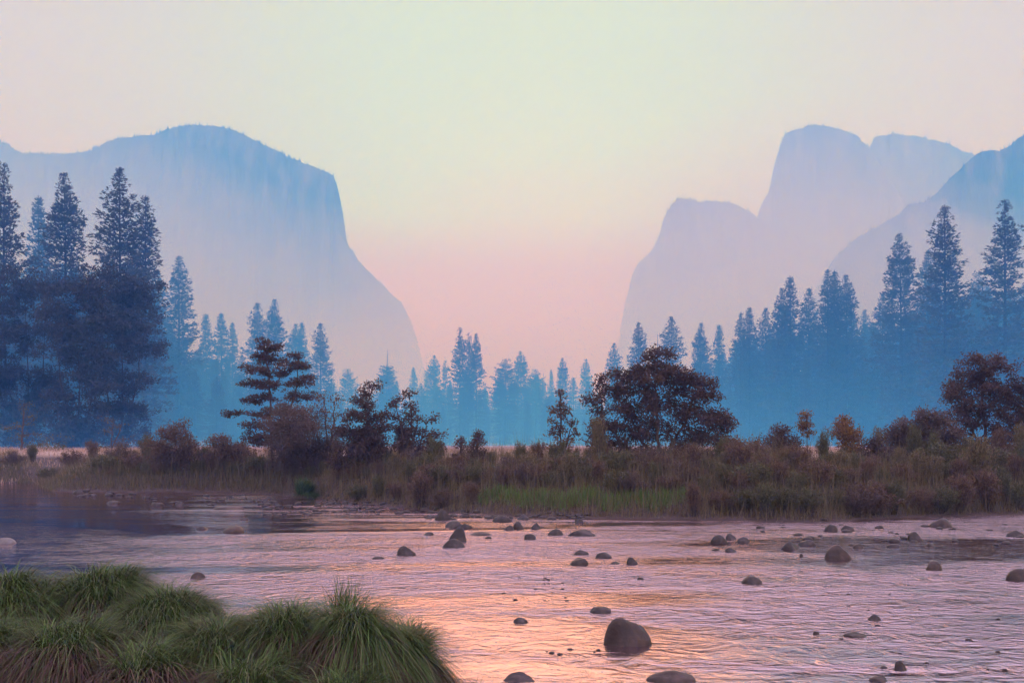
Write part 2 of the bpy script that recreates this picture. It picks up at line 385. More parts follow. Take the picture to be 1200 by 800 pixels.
named = [
 ('d', 4, 190, 158, 1.0, 'tall dark pine cut by the left edge of the photo', LG),
 ('e', 47, 229, 200, 1.15, 'paler slim pine just left of the broad dark pine', LG),
 ('c', 79, 203, 168, 1.05, 'broad dense dark pine, second tall one from the left edge', LG),
 ('a', 141, 195, 160, 1.15, 'tallest ragged pine of the left group, with an open toothed crown', LG),
 ('b', 170, 228, 172, 1.15, 'pine pressed against the right side of the tallest ragged left pine', LG),
 ('b', 210, 299, 235, 1.25, 'lone blue pine standing right of the dark left group', LG),
 ('e', 242, 367, 300, 1.3, 'leftmost of three short blue spires right of the lone blue pine', 'short blue spires in the left valley'),
 ('e', 260, 366, 300, 1.4, 'middle of three short blue spires right of the lone blue pine', 'short blue spires in the left valley'),
 ('e', 273, 377, 310, 1.1, 'thinnest and rightmost of three short blue spires', 'short blue spires in the left valley'),
 ('a', 302, 354, 262, 1.2, 'left one of the pair of blue pines behind the crooked near conifer', 'paired blue pines'),
 ('c', 320, 350, 268, 1.1, 'right and denser one of the pair of blue pines behind the crooked near conifer', 'paired blue pines'),
 ('c', 345, 379, 300, 1.2, 'small blue fir with a twin top, left half', 'twin small firs'),
 ('e', 353, 377, 303, 1.2, 'small blue fir with a twin top, right half', 'twin small firs'),
 ('a', 376, 378, 262, 1.25, 'separate blue fir with a stepped outline left of the far bald tree', None),
 ('f', 408, 432, 320, 1.3, 'low rounded blue tree with gaps between two firs', None),
 ('s', 453, 407, 310, 1.7, 'dead topped broad tree with a bare spiky tip', None),
 ('f', 453, 428, 309, 1.3, 'wide bushy crown under the bare spiky tip', None),
 ('e', 485, 430, 360, 1.3, 'tiny spire right of the dead topped tree', None),
 ('s', 500, 414, 360, .6, 'bare dead snag beside the small central spire', None),
 ('c', 508, 416, 350, 1.2, 'small central spire right beside the bare snag', None),
 ('g', 522, 422, 330, .8, 'thin gappy pine leaning on the left of the central trio', None),
 ('d', 539, 383, 290, 1.0, 'tallest and leftmost of the central trio of ragged pines', 'central trio of ragged pines'),
 ('g', 549, 390, 292, .8, 'slim middle pine of the central trio', 'central trio of ragged pines'),
 ('a', 558, 390, 288, .95, 'rightmost pine of the central trio', 'central trio of ragged pines'),
 ('f', 592, 420, 300, 1.5, 'round headed tree with visible forked limbs in the blue haze', None),
 ('c', 611, 411, 330, 1.2, 'small pointed fir rising from the round headed tree', None),
 ('f', 628, 432, 340, 1.3, 'low bushy tree right of the small pointed fir', None),
 ('s', 637, 428, 370, .7, 'faint bare spike in the low central tree line', None),
 ('e', 646, 432, 370, .9, 'faint thin spire in the low central tree line', None),
 ('c', 660, 419, 310, 1.0, 'compact fir above the near spiky sapling', None),
 ('b', 687, 420, 350, 1.3, 'pale pointed fir just left of the big near tree', None),
 ('a', 720, 401, 285, 1.1, 'blue fir peeking over the left shoulder of the big near tree', 'firs behind the big near tree'),
 ('b', 748, 377, 262, 1.3, 'blue fir with a leaning tip above the big near tree', 'firs behind the big near tree'),
 ('s', 770, 388, 290, 1.3, 'faint bare tipped fir directly over the top of the big near tree', 'firs behind the big near tree'),
 ('a', 786, 370, 262, 1.25, 'tallest blue fir directly behind the big near tree', 'firs behind the big near tree'),
 ('c', 820, 378, 258, 1.05, 'open blue fir over the right shoulder of the big near tree', 'firs behind the big near tree'),
 ('e', 842, 380, 265, 1.3, 'narrow blue fir right of the big near tree', 'firs behind the big near tree'),
 ('b', 868, 366, 245, 1.2, 'first fir of the right hand wood, stepping up from the meadow', 'blue firs of the right hand wood'),
 ('e', 879, 359, 240, 1.2, 'sharp tipped fir second in the right hand wood', 'blue firs of the right hand wood'),
 ('a', 898, 360, 240, 1.2, 'short fir left of the tall sharp spire in the right wood', 'blue firs of the right hand wood'),
 ('c', 915, 337, 232, 1.0, 'broad topped fir immediately left of the tall sharp spire', 'blue firs of the right hand wood'),
 ('e', 927, 323, 228, 1.3, 'tall sharp spire in the middle of the right wood', 'blue firs of the right hand wood'),
 ('a', 948, 337, 232, 1.2, 'stepped fir between the sharp spire and the twin tops', 'blue firs of the right hand wood'),
 ('b', 970, 315, 222, 1.1, 'left tip of the twin topped firs', 'blue firs of the right hand wood'),
 ('e', 979, 316, 224, 1.2, 'right tip of the twin topped firs', 'blue firs of the right hand wood'),
 ('c', 993, 322, 220, 1.1, 'smooth sided fir at the right of the twin tops, beside a notch of sky', 'blue firs of the right hand wood'),
 ('b', 1013, 362, 250, 1.2, 'low fir in the notch of sky of the right wood', 'blue firs of the right hand wood'),
 ('a', 1034, 343, 222, 1.2, 'short fir at the foot of the dense blue pine', 'blue firs of the right hand wood'),
 ('c', 1057, 273, 200, 1.05, 'dense even blue pine left of the tall layered pine', 'large pines at the right'),
 ('b', 1088, 292, 210, 1.3, 'paler pine half hidden by the left side of the tall layered pine', 'large pines at the right'),
 ('a', 1108, 240, 182, 1.2, 'tall layered dark blue pine with tufted branch ends', 'large pines at the right'),
 ('f', 1146, 318, 215, .85, 'pale pine low between the two tallest right pines', 'large pines at the right'),
 ('d', 1178, 233, 176, 1.25, 'tallest open branched pine near the right edge', 'large pines at the right'),
 ('b', 1226, 262, 190, 1.2, 'pine cut off by the right edge of the photo', 'large pines at the right'),
]
for k, px, py, Yd, wd, lab, gr in named: conifer_at(k, px, py, Yd, wd, lab, gr)
# the hazy wall of conifers behind, whose single trees cannot be told apart
env = np.array([(-60, 300), (0, 310), (110, 300), (185, 320), (200, 385), (240, 405), (270, 425), (300, 405), (360, 425), (400, 447), (440, 452), (480, 446), (540, 432), (575, 440), (640, 441), (700, 447), (730, 430), (800, 420), (850, 408),
                (880, 385), (950, 370), (1000, 365), (1040, 375), (1100, 340), (1200, 330), (1260, 320)], float)
q = 0
for row, (dY, dpy, step) in enumerate([(0, 0, 15), (45, 8, 19), (-40, 26, 24)]):
    px = -50.0
    while px < 1255:
        base = np.interp(px, env[:, 0], env[:, 1]); side = abs(px-600)/600
        Yd = 350-130*side+dY+rng.uniform(-15, 15)
        conifer_at('abcefbe'[q % 7], px+rng.uniform(-5, 5), base+dpy+rng.uniform(-4, 20), Yd, rng.uniform(1.1, 1.7),
                   'hazy blue conifer in the dense wood that closes the meadow', 'hazy conifers of the wood behind the meadow')
        q += 1; px += step*rng.uniform(.8, 1.2)

# ------------------------------------------------------------------ broadleaf trees built from blobs
def blob_tree(name, label, cat, Yd, base_px, trunks, blobs, leaf='dark_leaf', lsize=(.08, .13), dens=1.0, per=34, crad=.22, flat=.55, group=None, seed=0, tr=.09, gz=None, sp=1.0, bark='bark'):
    r = np.random.default_rng(seed+100)
    x0 = (base_px-600)/F_PX*Yd
    z0 = (float(ground_h(np.array([x0]), np.array([Yd]))[0]) if gz is None else gz)-.05
    root = empty(name, (x0, Yd, z0)); tag(root, label, cat, group)
    o = np.array([x0, Yd, z0]); k = Yd/F_PX
    wood = MB(); paths = []
    for t in trunks:   # list of px,py points from base up
        pts = [np.array(P(a, b, Yd))-o for a, b in t]
        pts[0][2] = -.1
        pts = np.array(pts); pts[:, 1] += np.cumsum(r.normal(size=len(pts)))*.12
        u = np.linspace(0, len(pts)-1, 14); pp = np.stack([np.interp(u, range(len(pts)), pts[:, i]) for i in range(3)], 1)
        pp[1:-1] += r.normal(size=(12, 3))*.025
        paths.append(pp); wood.add(*tube(pp, tr*(1-np.linspace(0, .85, 14)), 6))
    allp = np.concatenate(paths)
    C = []; D = []
    for (bx, by, rx, ry) in blobs:
        c = np.array(P(bx, by, Yd))-o; c[1] += r.normal()*rx*k*.7
        ax = np.array([rx*k, rx*k*.9, ry*k])
        # limb from the trunk to the blob
        dd = np.linalg.norm((allp-c)*np.array([1, 1, 1.6])+np.array([0, 0, .35]), axis=1); s = allp[np.argmin(dd)]
        mid = (s+c)/2+np.array([0, 0, .12])
        u = np.linspace(0, 1, 6)[:, None]; lp = (1-u)**2*s+2*u*(1-u)*mid+u**2*c
        wood.add(*tube(lp, np.linspace(.035, .015, 6), 4))
        n = max(4, int(rx*ry/11*dens))
        for i in range(n):
            v = norm(r.normal(size=3))*r.uniform(.35, 1.0)**.6
            e = c+v*ax*1.05
            u = np.linspace(0, 1, 4)[:, None]; lp = c+(e-c)*u; lp[1:3] += r.normal(size=(2, 3))*.03
            wood.add(*tube(lp, np.linspace(.014, .005, 4), 3))
            m = int(per*r.uniform(.5, 1.3))
            C.append(e+norm(r.normal(size=(m, 3)))*(r.random((m, 1))**.5)*crad*1.75*np.array([1, 1, flat])); D.append(np.tile(v*np.array([1, 1, .3]), (m, 1)))
    C = np.concatenate(C); D = np.concatenate(D); C[:, 2] = np.maximum(C[:, 2], .05)
    L = r.uniform(lsize[0], lsize[1], len(C))
    link('trunk', wood.mesh('trunk_mesh'), M[bark], root)
    V, Fq = leaves(C, L, L*.5, D, 1.3, seed+5)
    link('crown', mesh_np('crown_mesh', V, Fq), M[leaf], root)
    return root

# near trees on the far bank
blob_tree('conifer_tree', 'crooked dark near conifer with layered drooping branches on the far bank', 'tree', 46, 320,
    [[(320, 540), (319, 500), (318, 460), (314, 425), (309, 398)], [(322, 538), (335, 490), (345, 450), (347, 414)]],
    [(309, 401, 7, 6), (316, 408, 12, 5), (324, 408, 8, 4), (305, 418, 9, 5), (318, 421, 15, 6), (302, 434, 13, 5), (322, 437, 18, 6), (346, 417, 7, 5), (340, 428, 14, 6), (355, 430, 9, 5),
     (300, 450, 14, 4), (325, 452, 20, 6), (350, 446, 16, 6), (361, 441, 8, 3), (308, 467, 18, 5), (345, 463, 20, 6), (290, 468, 10, 2.5), (276, 482, 9, 3), (267, 484, 5, 2),
     (312, 483, 16, 5), (335, 480, 18, 6), (300, 497, 14, 4), (322, 500, 18, 6), (340, 500, 18, 8), (296, 512, 12, 5), (318, 516, 20, 8)],
    leaf='dark_leaf', dens=2.2, per=48, crad=.15, flat=.5, seed=1, tr=.07)
blob_tree('bush', 'round dusty grey brown bush against the foot of the crooked conifer', 'bush', 44, 352, [[(352, 560), (352, 520), (352, 495)]],
    [(352, 500, 30, 24), (345, 525, 36, 26), (362, 530, 32, 24), (350, 548, 38, 16), (360, 490, 18, 14), (338, 505, 18, 20)], leaf='grey_leaf', lsize=(.05, .10), dens=1.5, per=80, crad=.22, flat=.9, seed=2, tr=.05)
blob_tree('small_tree', 'thin upright reddish tree right of the round grey brown bush', 'tree', 44, 383, [[(383, 545), (382, 500), (379, 462)], [(384, 540), (390, 500), (392, 470)]],
    [(378, 466, 8, 7), (392, 470, 7, 7), (374, 482, 10, 8), (390, 487, 10, 8), (380, 502, 14, 9), (394, 508, 8, 8), (380, 524, 16, 12)], leaf='brown_leaf', dens=.75, per=30, crad=.2, flat=.9, seed=3, tr=.06)
blob_tree('small_tree', 'dark tree with a hooked top right of the thin reddish tree', 'tree', 40, 430, [[(430, 548), (431, 510), (428, 480), (436, 455)]],
    [(438, 452, 9, 4), (428, 460, 7, 6), (424, 472, 10, 6), (433, 478, 9, 6), (415, 487, 13, 7), (436, 490, 14, 7), (447, 500, 12, 6), (410, 503, 14, 8), (428, 507, 18, 8), (446, 516, 12, 8), (412, 522, 18, 10), (436, 528, 20, 12), (405, 540, 18, 12)],
    leaf='dark_leaf', dens=2.0, per=48, crad=.16, flat=.6, seed=4, tr=.06)
blob_tree('small_tree', 'open branched dark tree with gappy foliage right of the hooked top tree', 'tree', 40, 484, [[(484, 548), (483, 510), (480, 480), (478, 458)], [(484, 546), (495, 510), (500, 495)], [(483, 540), (470, 500), (463, 468)]],
    [(477, 461, 6, 5), (464, 472, 6, 7), (483, 476, 7, 6), (456, 487, 8, 5), (474, 489, 9, 6), (491, 490, 7, 4), (468, 503, 11, 6), (488, 505, 11, 6), (508, 491, 6, 4), (512, 508, 9, 6), (498, 517, 12, 8), (475, 520, 14, 8), (484, 535, 20, 10), (510, 527, 10, 6)],
    leaf='dark_leaf', dens=1.7, per=44, crad=.15, flat=.65, seed=5, tr=.05)
blob_tree('sapling', 'spiky young conifer sapling alone left of the big near tree', 'sapling', 38, 657, [[(657, 548), (657, 500), (657, 456)], [(657, 545), (668, 505), (671, 488)]],
    [(657, 463, 2, 6), (656, 474, 4, 4), (651, 480, 5, 3), (663, 480, 6, 3), (658, 487, 8, 3.5), (649, 495, 6, 5), (671, 493, 6, 5), (657, 503, 9, 5), (646, 508, 5, 5), (674, 508, 6, 6), (660, 519, 11, 6), (650, 526, 10, 7), (668, 528, 10, 6)],
    leaf='brown_leaf', dens=1.5, per=26, crad=.10, flat=1.1, seed=6, tr=.04)
big = []
rr_ = np.random.default_rng(5)
prof = [(410, 8), (420, 22), (432, 46), (445, 62), (458, 68), (472, 74), (486, 77), (500, 80), (515, 78), (530, 80)]
for (yy, hw) in prof:
    cx = 772 if yy > 440 else 768
    n = max(1, int(hw/6))
    for t in np.linspace(-1, 1, n):
        big.append((cx+t*hw*.92+rr_.normal()*3, yy+abs(t)**2*10+rr_.normal()*3, rr_.uniform(8, 15), rr_.uniform(4, 7)))
big += [(700, 447, 8, 4), (692, 468, 8, 4), (697, 500, 9, 5), (836, 494, 8, 5), (848, 490, 7, 3), (845, 503, 6, 5), (762, 412, 8, 5), (782, 414, 6, 4), (812, 440, 8, 8)]
blob_tree('broadleaf_tree', 'big broad dark bronze tree on the far bank right of centre', 'tree', 37, 772,
    [[(772, 545), (770, 510), (768, 470), (768, 420)], [(770, 540), (745, 500), (722, 460)], [(773, 540), (800, 500), (818, 455)], [(768, 542), (730, 520), (705, 490)], [(775, 542), (820, 520), (838, 500)]],
    big, leaf='dark_leaf', dens=1.15, per=60, crad=.16, flat=.9, seed=7, tr=.08)
rb = []
for (yy, hw, cx) in [(412, 10, 1162), (415, 6, 1140), (424, 26, 1155), (436, 40, 1158), (448, 50, 1160), (460, 56, 1162), (474, 58, 1165), (488, 60, 1168), (502, 62, 1168), (516, 66, 1170)]:
    for t in np.linspace(-1, 1, max(1, int(hw/6))):
        rb.append((cx+t*hw*.92+rr_.normal()*3, yy+abs(t)**2*8+rr_.normal()*3, rr_.uniform(8, 14), rr_.uniform(5, 8)))
blob_tree('broadleaf_tree', 'large dark rounded tree at the right edge of the far bank', 'tree', 40, 1160,
    [[(1160, 545), (1160, 500), (1158, 455), (1162, 415)], [(1158, 540), (1138, 500), (1125, 455)], [(1162, 540), (1190, 500), (1205, 460)]],
    rb, leaf='dark_leaf', dens=1.1, per=60, crad=.16, flat=.9, seed=8, tr=.08)
# dark rounded trees in front of the left pines
def mass(cx, top, bot, hw, n, r_, rxy=(14, 24)):
    out = []
    for i in range(n):
        t = r_.random(); yy = top+(bot-top)*t
        h = hw*math.sin(math.pi*min(.93, .18+.82*t))**.6
        out.append((cx+r_.uniform(-1, 1)*h, yy, r_.uniform(*rxy), r_.uniform(rxy[0]*.5, rxy[1]*.6)))
    return out
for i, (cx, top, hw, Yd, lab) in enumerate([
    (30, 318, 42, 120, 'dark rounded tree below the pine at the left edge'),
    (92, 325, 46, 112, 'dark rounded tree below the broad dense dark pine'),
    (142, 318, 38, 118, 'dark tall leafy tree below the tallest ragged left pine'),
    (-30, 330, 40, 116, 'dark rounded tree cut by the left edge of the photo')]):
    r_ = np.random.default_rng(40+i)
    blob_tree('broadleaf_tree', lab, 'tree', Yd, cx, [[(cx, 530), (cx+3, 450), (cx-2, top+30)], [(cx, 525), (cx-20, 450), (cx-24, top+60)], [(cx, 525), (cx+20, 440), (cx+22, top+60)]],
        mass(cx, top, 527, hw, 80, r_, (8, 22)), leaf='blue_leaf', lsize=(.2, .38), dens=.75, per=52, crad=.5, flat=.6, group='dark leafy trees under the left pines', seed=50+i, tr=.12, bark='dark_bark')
blob_tree('small_tree', 'small pale leaved tree at the far left, before the dark wood', 'tree', 85, 26, [[(26, 535), (27, 500), (30, 472)]],
    [(32, 474, 10, 5), (22, 484, 9, 6), (36, 492, 10, 6), (26, 502, 12, 7), (40, 508, 10, 6), (20, 515, 14, 8), (40, 522, 14, 7)], leaf='olive_leaf', lsize=(.1, .18), dens=1.0, per=26, crad=.3, seed=60, tr=.1)
blob_tree('bush', 'rounded hazy teal bush at the foot of the left wood', 'bush', 82, 62, [[(62, 535), (62, 525)]],
    [(62, 520, 16, 10), (50, 528, 14, 8), (72, 528, 12, 8)], leaf='olive_leaf', lsize=(.1, .18), dens=1.0, per=26, crad=.35, seed=61, tr=.06)
blob_tree('sapling', 'wispy sapling with leaning branches in front of the left wood', 'sapling', 84, 130, [[(130, 535), (131, 510), (133, 488)], [(130, 530), (140, 505), (143, 492)]],
    [(130, 492, 8, 4), (141, 500, 8, 4), (124, 506, 9, 4), (136, 514, 12, 5), (128, 523, 12, 5)], leaf='needles_warm', lsize=(.12, .2), dens=.9, per=18, crad=.3, seed=62, tr=.06)

# distinct bank bushes
bushes = [
 ('bush', 'rusty brown bush standing up at the left end of the bank brush', 48, 206, 'brown_leaf', [(204, 506, 13, 8), (196, 512, 12, 7), (214, 512, 13, 8), (188, 522, 10, 7), (226, 522, 12, 8), (205, 528, 20, 12), (222, 538, 18, 12), (219, 499, 6, 5), (192, 538, 16, 10)]),
 ('bush', 'low brown bush between the rusty bush and the crooked conifer', 47, 262, 'brown_leaf', [(262, 522, 14, 9), (252, 530, 14, 10), (276, 530, 16, 10), (248, 518, 6, 6)]),
 ('sapling', 'tiny dark spruce tip showing above the brush, the taller of two', 38, 560, 'dark_leaf', [(560, 508, 2.5, 4), (560, 514, 5, 3), (560, 520, 8, 4), (560, 529, 11, 5), (560, 540, 14, 7)]),
 ('sapling', 'tiny dark spruce tip showing above the brush, the shorter of two', 38, 540, 'dark_leaf', [(540, 516, 2.5, 4), (540, 523, 5, 4), (540, 534, 9, 7)]),
 ('bush', 'dark bush close against the right of the big near tree', 36, 868, 'brown_leaf', [(862, 522, 10, 8), (875, 525, 14, 8), (868, 538, 22, 10), (892, 535, 12, 8)]),
 ('bush', 'upright dark brown bush between the big near tree and the orange topped bush', 37, 914, 'dark_leaf', [(915, 508, 8, 8), (908, 518, 12, 9), (922, 520, 12, 9), (914, 535, 22, 12)]),
 ('sapling', 'thin orange leaved sapling left of the orange topped bush', 36, 946, 'orange_leaf', [(945, 486, 5, 4), (948, 496, 9, 3), (941, 500, 5, 3), (950, 507, 6, 4)]),
 ('bush', 'orange topped rounded bush on the right bank', 37, 990, 'orange_leaf', [(990, 498, 10, 6), (982, 505, 11, 6), (1000, 506, 10, 6), (992, 514, 14, 7), (996, 528, 12, 8)]),
 ('bush', 'small dark bush beside the orange topped bush, before the pale meadow', 36, 1022, 'dark_leaf', [(1020, 518, 6, 5), (1028, 524, 10, 5), (1018, 534, 12, 7), (1034, 536, 12, 6)]),
 ('bush', 'smoky grey willow with a rounded top right of the pale meadow gap', 38, 1058, 'grey_leaf', [(1058, 502, 12, 11), (1052, 514, 14, 12), (1066, 516, 14, 12), (1060, 532, 20, 12)]),
 ('bush', 'larger smoky grey willow against the dark tree at the right', 38, 1092, 'grey_leaf', [(1088, 492, 14, 10), (1102, 494, 14, 10), (1082, 508, 18, 12), (1106, 510, 18, 12), (1095, 528, 26, 14)]),
]
for i, (nm, lab, Yd, px, leafm, bl) in enumerate(bushes):
    top = min(b[1] for b in bl)
    blob_tree(nm, lab, nm, Yd, px, [[(px, 555), (px, 535), (px, top+4)]], bl, leaf=leafm, lsize=(.06, .11), dens=2.2, per=60, crad=.12 if nm == 'sapling' else .17, flat=.9, seed=80+i, tr=.035)

# ------------------------------------------------------------------ brush along the far bank
def shrub_mesh(seed, kind):
    r = np.random.default_rng(seed); wood = MB(); C = []; D = []; Ls = []
    ns = 26
    for i in range(ns):
        a = r.random()*6.28; sp = r.uniform(.1, .55) if kind != 'upright' else r.uniform(.03, .28)
        h = r.uniform(.55, 1.0)*(1-.45*sp)
        e = np.array([math.cos(a)*sp, math.sin(a)*sp, h]); u = np.linspace(0, 1, 5)[:, None]
        b = np.array([math.cos(a)*.06, math.sin(a)*.06, 0]); mid = (b+e)/2+np.array([0, 0, .12])
        lp = (1-u)**2*b+2*u*(1-u)*mid+u**2*e
        wood.add(*tube(lp, np.linspace(.012, .003, 5), 3))
        n = 130
        s = r.uniform(.15, 1, n)**.7
        p = np.stack([np.interp(s, u[:, 0], lp[:, k]) for k in range(3)], 1)+r.normal(size=(n, 3))*np.array([.06, .06, .05])*(1.1-.3*s[:, None])
        C.append(p); D.append(np.tile(norm((e-b)[None])*1.2, (n, 1))); Ls.append(r.uniform(.035, .075, n))
    C = np.concatenate(C); C[:, 2] = np.abs(C[:, 2]); L = np.concatenate(Ls)
    V, Fq = leaves(C, L, L*(.28 if kind == 'upright' else .45), np.concatenate(D), 1.0, seed)
    return wood.mesh('stem_mesh'), mesh_np('foliage_mesh', V, Fq)
def blades(n, seed, root_fn, L, width, lean_fn, seg=5, droop=(.9, 1.2), wig=.06):
    """arching grass blades; root_fn(r,n)->(n,3), lean_fn(roots)->(n,2) horizontal lean"""
    r = np.random.default_rng(seed); ro = root_fn(r, n); le = lean_fn(r, ro)
    Ln = r.uniform(L[0], L[1], n)[:, None]; Wd = r.uniform(width[0], width[1], n)[:, None]
    t = np.linspace(0, 1, seg+1)
    dr = r.uniform(droop[0], droop[1], n)[:, None]
    lm = np.linalg.norm(le, axis=1, keepdims=True)
    up = np.sqrt(np.maximum(.05, 1-np.minimum(lm, .97)**2))
    side = norm(np.concatenate([-le[:, 1:2], le[:, 0:1], np.zeros((n, 1))], 1)+1e-6)
    wv = r.normal(size=(n, 1))*wig
    V = np.zeros((n, seg+1, 2, 3))
    for i, s in enumerate(t):
        c = np.concatenate([le*Ln*(s*.55+.5*s*s), Ln*(up*s-dr*s*s*lm)], 1)+ro+side*(wv*Ln*s*s)
        w = Wd*(1-s**1.6)*.5+.0004
        V[:, i, 0] = c-side*w; V[:, i, 1] = c+side*w
    idx = np.arange(n)[:, None]*(seg+1)*2
    Fs = [np.stack([idx[:, 0]+2*i, idx[:, 0]+2*i+1, idx[:, 0]+2*i+3, idx[:, 0]+2*i+2], 1) for i in range(seg)]
    return V.reshape(-1, 3), np.concatenate(Fs)
SH = {}
for i, (kd, mt) in enumerate([('round', 'brown_leaf'), ('upright', 'brown_leaf'), ('round', 'olive_leaf'), ('upright', 'olive_leaf'), ('round', 'grey_leaf'), ('upright', 'reed')]):
    a, b = shrub_mesh(200+i, kd); a.materials.append(M['bark']); b.materials.append(M[mt]); SH[i] = (a, b)
SHL = ['round brown shrub in the brush along the far bank', 'upright brown shrub in the brush along the far bank', 'round olive shrub in the brush along the far bank',
       'upright olive shrub in the brush along the far bank', 'dusty grey shrub in the brush along the far bank', 'reedy tan shrub in the brush along the far bank']
def shrub(kind, x, y, h, wd):
    z = float(ground_h(np.array([x]), np.array([y]))[0])-.05
    root = empty('shrub', (x, y, z)); root.scale = (wd, wd, h); root.rotation_euler = (0, 0, rng.random()*6.28)
    tag(root, SHL[kind], 'shrub', 'shrubs of the far bank brush')
    link('stem', SH[kind][0], None, root); link('foliage', SH[kind][1], None, root)
topenv = np.array([(0, 560), (60, 545), (130, 552), (160, 540), (190, 528), (240, 530), (300, 535), (380, 535), (470, 530), (520, 530), (600, 528), (680, 528), (760, 530), (860, 528), (960, 532), (1040, 535), (1120, 520), (1200, 520), (1300, 520)], float)
for off, step, hmul in [(.6, 24, .5), (2.2, 20, .75), (4.2, 18, 1.0), (6.6, 20, 1.0)]:
    px = 120.0 if off > 1 else 420.
    while px < 1260:
        y = 32.0
        for _ in range(4):
            x = (px-600)/F_PX*y; y = float(yw(np.array([x]))[0])+off+rng.uniform(-.5, .5)
        x = (px-600)/F_PX*y
        gz = float(ground_h(np.array([x]), np.array([y]))[0])
        top = CAMZ-(np.interp(px, topenv[:, 0], topenv[:, 1])+rng.uniform(-4, 10)-HZ)/F_PX*y
        h = max(.35, (top-gz)*hmul)
        if off < 1 and 560 < px < 810: px += step; continue
        if off < 3 and 540 < px < 830: h = min(h, .7)
        kk = rng.choice([0, 1, 2, 3, 4, 5], p=[.20, .16, .22, .16, .12, .14])
        shrub(int(kk), x, y, h*(rng.uniform(.8, 1.25) if kk in (0, 2, 4) else rng.uniform(1.0, 1.7)), max(.7, h*rng.uniform(1.0, 1.7)))
        px += step*rng.uniform(.7, 1.3)*(30/y*1.1)

for px, off, kk, h, wd in [(15, 3, 4, 1.0, 1.5), (38, 5, 3, 1.3, 1.2), (60, 2.5, 2, .8, 1.6), (84, 4, 0, 1.1, 1.5), (108, 6, 1, 1.5, 1.3), (122, 3, 2, .9, 1.7), (142, 5, 4, 1.3, 1.6), (160, 2.5, 0, 1.0, 1.7), (172, 6, 3, 1.8, 1.5), (186, 3.5, 1, 1.4, 1.5), (240, 3, 3, 1.5, 1.5), (282, 4, 1, 1.7, 1.4), (300, 2, 2, 1.0, 1.6)]:
    y = 45.
    for _ in range(4):
        x = (px-600)/F_PX*y; y = float(yw(np.array([x]))[0])+off
    shrub(kk, (px-600)/F_PX*y, y, h, wd)
for px in list(range(400, 700, 33))+list(range(850, 1230, 31)):
    y = 34.; pj = px+rng.uniform(-12, 12)
    if any(abs(pj-a) < 17 for a in (540, 560, 657, 946, 990, 914, 868)): continue
    for _ in range(4):
        x = (pj-600)/F_PX*y; y = float(yw(np.array([x]))[0])+5.5
    shrub(int(rng.choice([1, 3, 3, 5])), (pj-600)/F_PX*y, y, rng.uniform(1.3, 2.3), rng.uniform(.8, 1.4))

# bank grasses (uncountable)
def bank_roots(px0, px1, o0, o1):
    def f(r, n):
        px = r.uniform(px0, px1, n); y = np.full(n, 35.)
        for _ in range(4):
            x = (px-600)/F_PX*y; y = yw(x)+0*px
        off = r.uniform(o0, o1, n); y = y+off; x = (px-600)/F_PX*y
        return np.stack([x, y, ground_h(x, y)-.03], 1)
    return f
def bank_patch(px0, px1):
    def f(r, n):
        px = px0+(px1-px0)*np.clip(r.beta(1.3, 1.3, n), 0, 1); keep = 1.3+.5*fbm(px/22., px*0, 55, 3)
        y = np.full(n, 33.)
        for _ in range(4):
            x = (px-600)/F_PX*y; y = yw(x)
        y = y+keep+r.normal(size=n)*.22; x = (px-600)/F_PX*y
        return np.stack([x, y, ground_h(x, y)-.03], 1)
    return f
def lean_rand(m, bias=(0, 0)):
    return lambda r, ro: r.normal(size=(len(ro), 2))*m+np.array(bias)
o = link('bank_grass', mesh_np('bank_grass', *blades(70000, 1, bank_roots(-40, 1260, -.1, 10), (.3, 1.05), (.007, .014), lean_rand(.36), 4)), M['reed'])
tag(o, 'brown reedy grass filling the far bank between the shrubs', 'grass', kind='stuff')
o = link('tall_reeds', mesh_np('tall_reeds', *blades(9000, 9, bank_roots(100, 1260, .4, 8), (.9, 1.7), (.008, .016), lean_rand(.2), 4)), M['reed'])
tag(o, 'tall wispy tan grass stems rising through the bank brush', 'grass', kind='stuff')
o = link('bank_grass', mesh_np('bank_grass_green', *blades(17000, 2, bank_patch(560, 808), (.22, .48), (.009, .017), lean_rand(.45, (0, -.15)), 4)), M['green_grass'])
tag(o, 'bright green strip of grass along the foot of the far bank', 'grass', kind='stuff')
o = link('bank_grass', mesh_np('bank_grass_left', *blades(9000, 3, bank_roots(-40, 330, .6, 4.5), (.3, .65), (.014, .026), lean_rand(.5, (0, -.1)), 4)), M['olive_leaf'])
tag(o, 'mixed green grass hummocks on the left part of the far bank', 'grass', kind='stuff')
def meadow_roots(r, n):
    y = r.uniform(48, 130, n)**1.0; px = r.uniform(-60, 1260, n); x = (px-600)/F_PX*y
    return np.stack([x, y, ground_h(x, y)-.02], 1)
o = link('meadow_grass', mesh_np('meadow_grass', *blades(40000, 4, meadow_roots, (.2, .45), (.03, .06), lean_rand(.25), 2)), M['straw'])
tag(o, 'pale dry meadow grass behind the bank brush', 'grass', kind='stuff')

